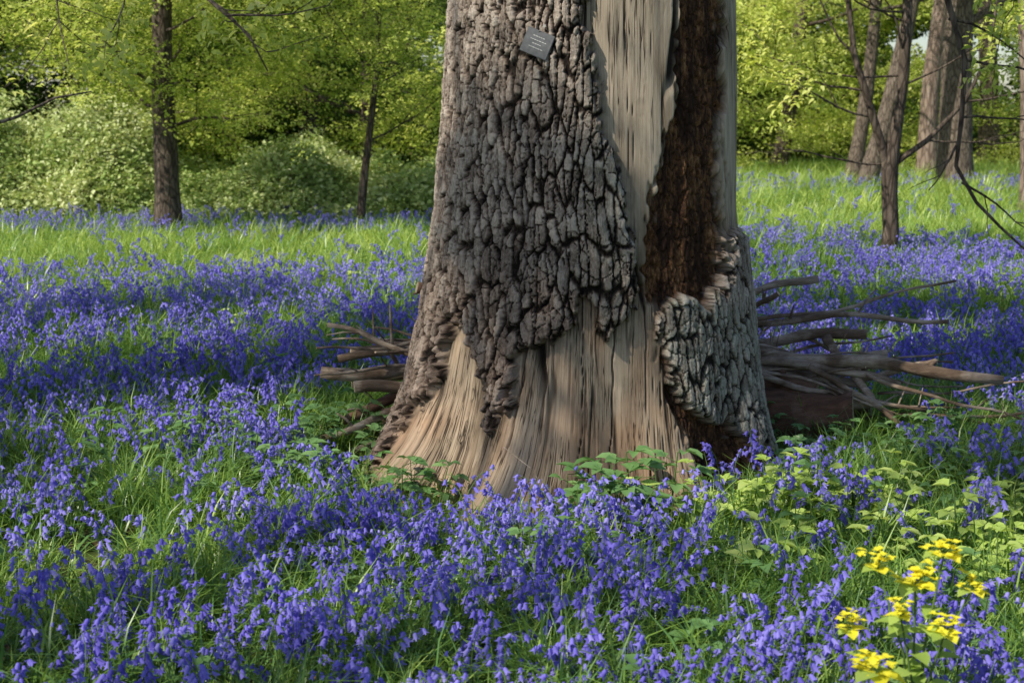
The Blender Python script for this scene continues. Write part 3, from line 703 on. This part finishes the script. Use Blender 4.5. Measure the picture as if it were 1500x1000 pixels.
scatter('bluebell_carpet',np.stack([x,y,gz(x,y)],-1),rotz(n,.12),sc,rng.integers(0,6,n),C_bell)
print('BELLS',n)
PX=[];PY=[];SC=[]
for (y0,y1,rho,sc) in((2.2,8.5,80,1.0),(8.5,14,46,1.15),(14,20,36,1.4),(20,38,10,2.0)):
    area=(.42*(y0+y1)/2+1.6)*2*(y1-y0);x,y=inwedge(int(area*rho),y0,y1)
    k=(rng.random(len(x))<grassdens(x,y))&outside(x,y,-.02)
    PX.append(x[k]);PY.append(y[k]);SC.append(rng.uniform(.6,1.2,k.sum())*sc)
x=np.concatenate(PX);y=np.concatenate(PY);sc=np.concatenate(SC);n=len(x)
sc=sc*np.where(outside(x,y,.25),1,.65)
sunny=np.maximum(strip_(x,y)*(x<1.5),ss(14,17,y)*(x>1))  # sunlight painted into the grass: lighter, yellower blades where the ground looks sunlit
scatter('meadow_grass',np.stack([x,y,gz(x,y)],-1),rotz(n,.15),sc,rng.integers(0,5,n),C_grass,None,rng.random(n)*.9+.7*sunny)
print('GRASS',n)
P=[];I=[]
def patch(cx,cy,rx,ry,n_,kinds):
    for _ in range(n_):
        xx=cx+random.gauss(0,rx);yy=cy+random.gauss(0,ry)
        if outside(np.array(xx),np.array(yy),.04) and yy>2.4:P.append((xx,yy,0));I.append(random.choice(kinds))
patch(-.9,6.0,.4,.4,36,(0,1,2));patch(-.75,5.4,.3,.25,18,(0,1,2));patch(.36,4.92,.12,.05,11,(0,1,2))
patch(1.0,5.02,.18,.08,26,(3,4,4));patch(1.8,4.7,.5,.25,36,(3,4,4));patch(1.7,5.9,.35,.3,36,(0,1,2));patch(2.0,4.0,.4,.5,26,(3,4,1))
patch(-2.4,5.6,1.,.6,36,(0,1,2));patch(0,7.5,4,2,70,(0,1,2));patch(0,4,2,1,60,(0,1,2));patch(-3,11,3,2,60,(0,1,2,3));patch(4,11,3,2,50,(0,1,3))
n=len(P);P=np.array(P);P[:,2]=gz(P[:,0],P[:,1])
bs=rng.uniform(.9,1.3,n)*np.where(np.hypot(P[:,0]-.36,(P[:,1]-4.92))<.25,1.25,1)
scatter('bramble_undergrowth',P,rotz(n,.15),bs,I,C_net)
x,y=inwedge(900,2.3,12);k=outside(x,y,.02);x,y=x[k],y[k];n=len(x)
scatter('leaf_litter',np.stack([x,y,gz(x,y)+.004],-1),rotz(n,.0),rng.uniform(.6,1.1,n),rng.integers(0,3,n),C_lit)
# ------------------------------------------------------------------ yellow wildflower
b=MB()
def ywild(bx,by,heads):
    for (hx,hy,hz,s) in heads:
        s*=1.4
        p0=Vector((bx,by,0));p1=Vector((hx,hy,hz));mid=p0.lerp(p1,.55)+Vector(((bx-hx)*.25,0,.03))
        b.tube([p0,mid,p1],[.004,.003,.0022],5,0)
        for q in range(5):
            a=q*1.257+U(-.3,.3);b.leaf(p1-Vector((0,0,.006)),(math.cos(a),math.sin(a),U(-.1,.3)),(0,0,1),.038*s*U(.7,1.1),.030*s,2 if q%2 else 1,.1,.1)
        for q in range(16):
            a=U(0,6.28);rr_=U(0,.034)*s;c=p1+Vector((math.cos(a)*rr_,math.sin(a)*rr_,.014+U(-.014,.02)))
            b.tube([p1,c],[.001,.0008],3,0,cap=False)
            for w in range(4):
                a2=w*1.57+U(-.4,.4);b.leaf(c,(math.cos(a2),math.sin(a2),U(.1,.9)),(0,0,1),.010*s,.009*s,1,.1,.1)
        for q in range(4):
            a=U(0,6.28);b.leaf(mid+Vector((0,0,U(-.05,.08))),(math.cos(a),math.sin(a),.2),(0,0,1),.07,.045,2,.1,.1)
ywild(.90,3.02,[(.945,3.0,.56,1.),(.80,3.0,.53,.9),(.90,3.05,.475,1.2),(.94,2.95,.40,.9),(1.01,3.0,.48,.8),(.84,2.95,.44,.8)])
ywild(.80,2.95,[(.745,3.0,.39,.8),(.78,2.9,.33,1.2)])
b.obj('yellow_wildflower',[M_stem,M_yel,M_lime])
b=MB();b.tube([(.22,5.0,0),(.14,4.97,.14),(.07,4.95,.26),(-.03,4.95,.34)],[.003,.0025,.002,.0012],5,0);b.tube([(.14,4.97,.14),(.19,4.95,.24)],[.002,.001],4,0)
b.obj('dry_stalk',[M_log])
# ------------------------------------------------------------------ light, camera
el=EL
D=Vector((HX*math.cos(el),HY*math.cos(el),math.sin(el))).normalized()   # direction to sun
sun=bpy.data.lights.new('sun','SUN');sun.energy=5.0;sun.angle=R(.55);sun.color=(1,.92,.77)
so=bpy.data.objects.new('sun',sun);S.collection.objects.link(so);so.rotation_euler=D.to_track_quat('Z','Y').to_euler();so.location=(-10,-6,14)
w=bpy.data.worlds.new('World');S.world=w;w.use_nodes=True;nt=w.node_tree
bg=nt.nodes['Background'];sk=nt.nodes.new('ShaderNodeTexSky');sk.sky_type='NISHITA';sk.sun_disc=False;sk.sun_elevation=el
sk.sun_rotation=math.atan2(D.x,D.y);nt.links.new(sk.outputs[0],bg.inputs[0]);bg.inputs[1].default_value=.13
cam=bpy.data.cameras.new('camera');cam.lens=50;cam.sensor_width=36;cam.clip_end=500
co=bpy.data.objects.new('camera',cam);S.collection.objects.link(co);co.location=(0,0,1.5);co.rotation_euler=(R(90-8.95),0,0)
cam.dof.use_dof=True;cam.dof.focus_distance=5.5;cam.dof.aperture_fstop=5.6
S.camera=co
S.view_settings.view_transform='Standard';S.view_settings.look='None';S.view_settings.exposure=0
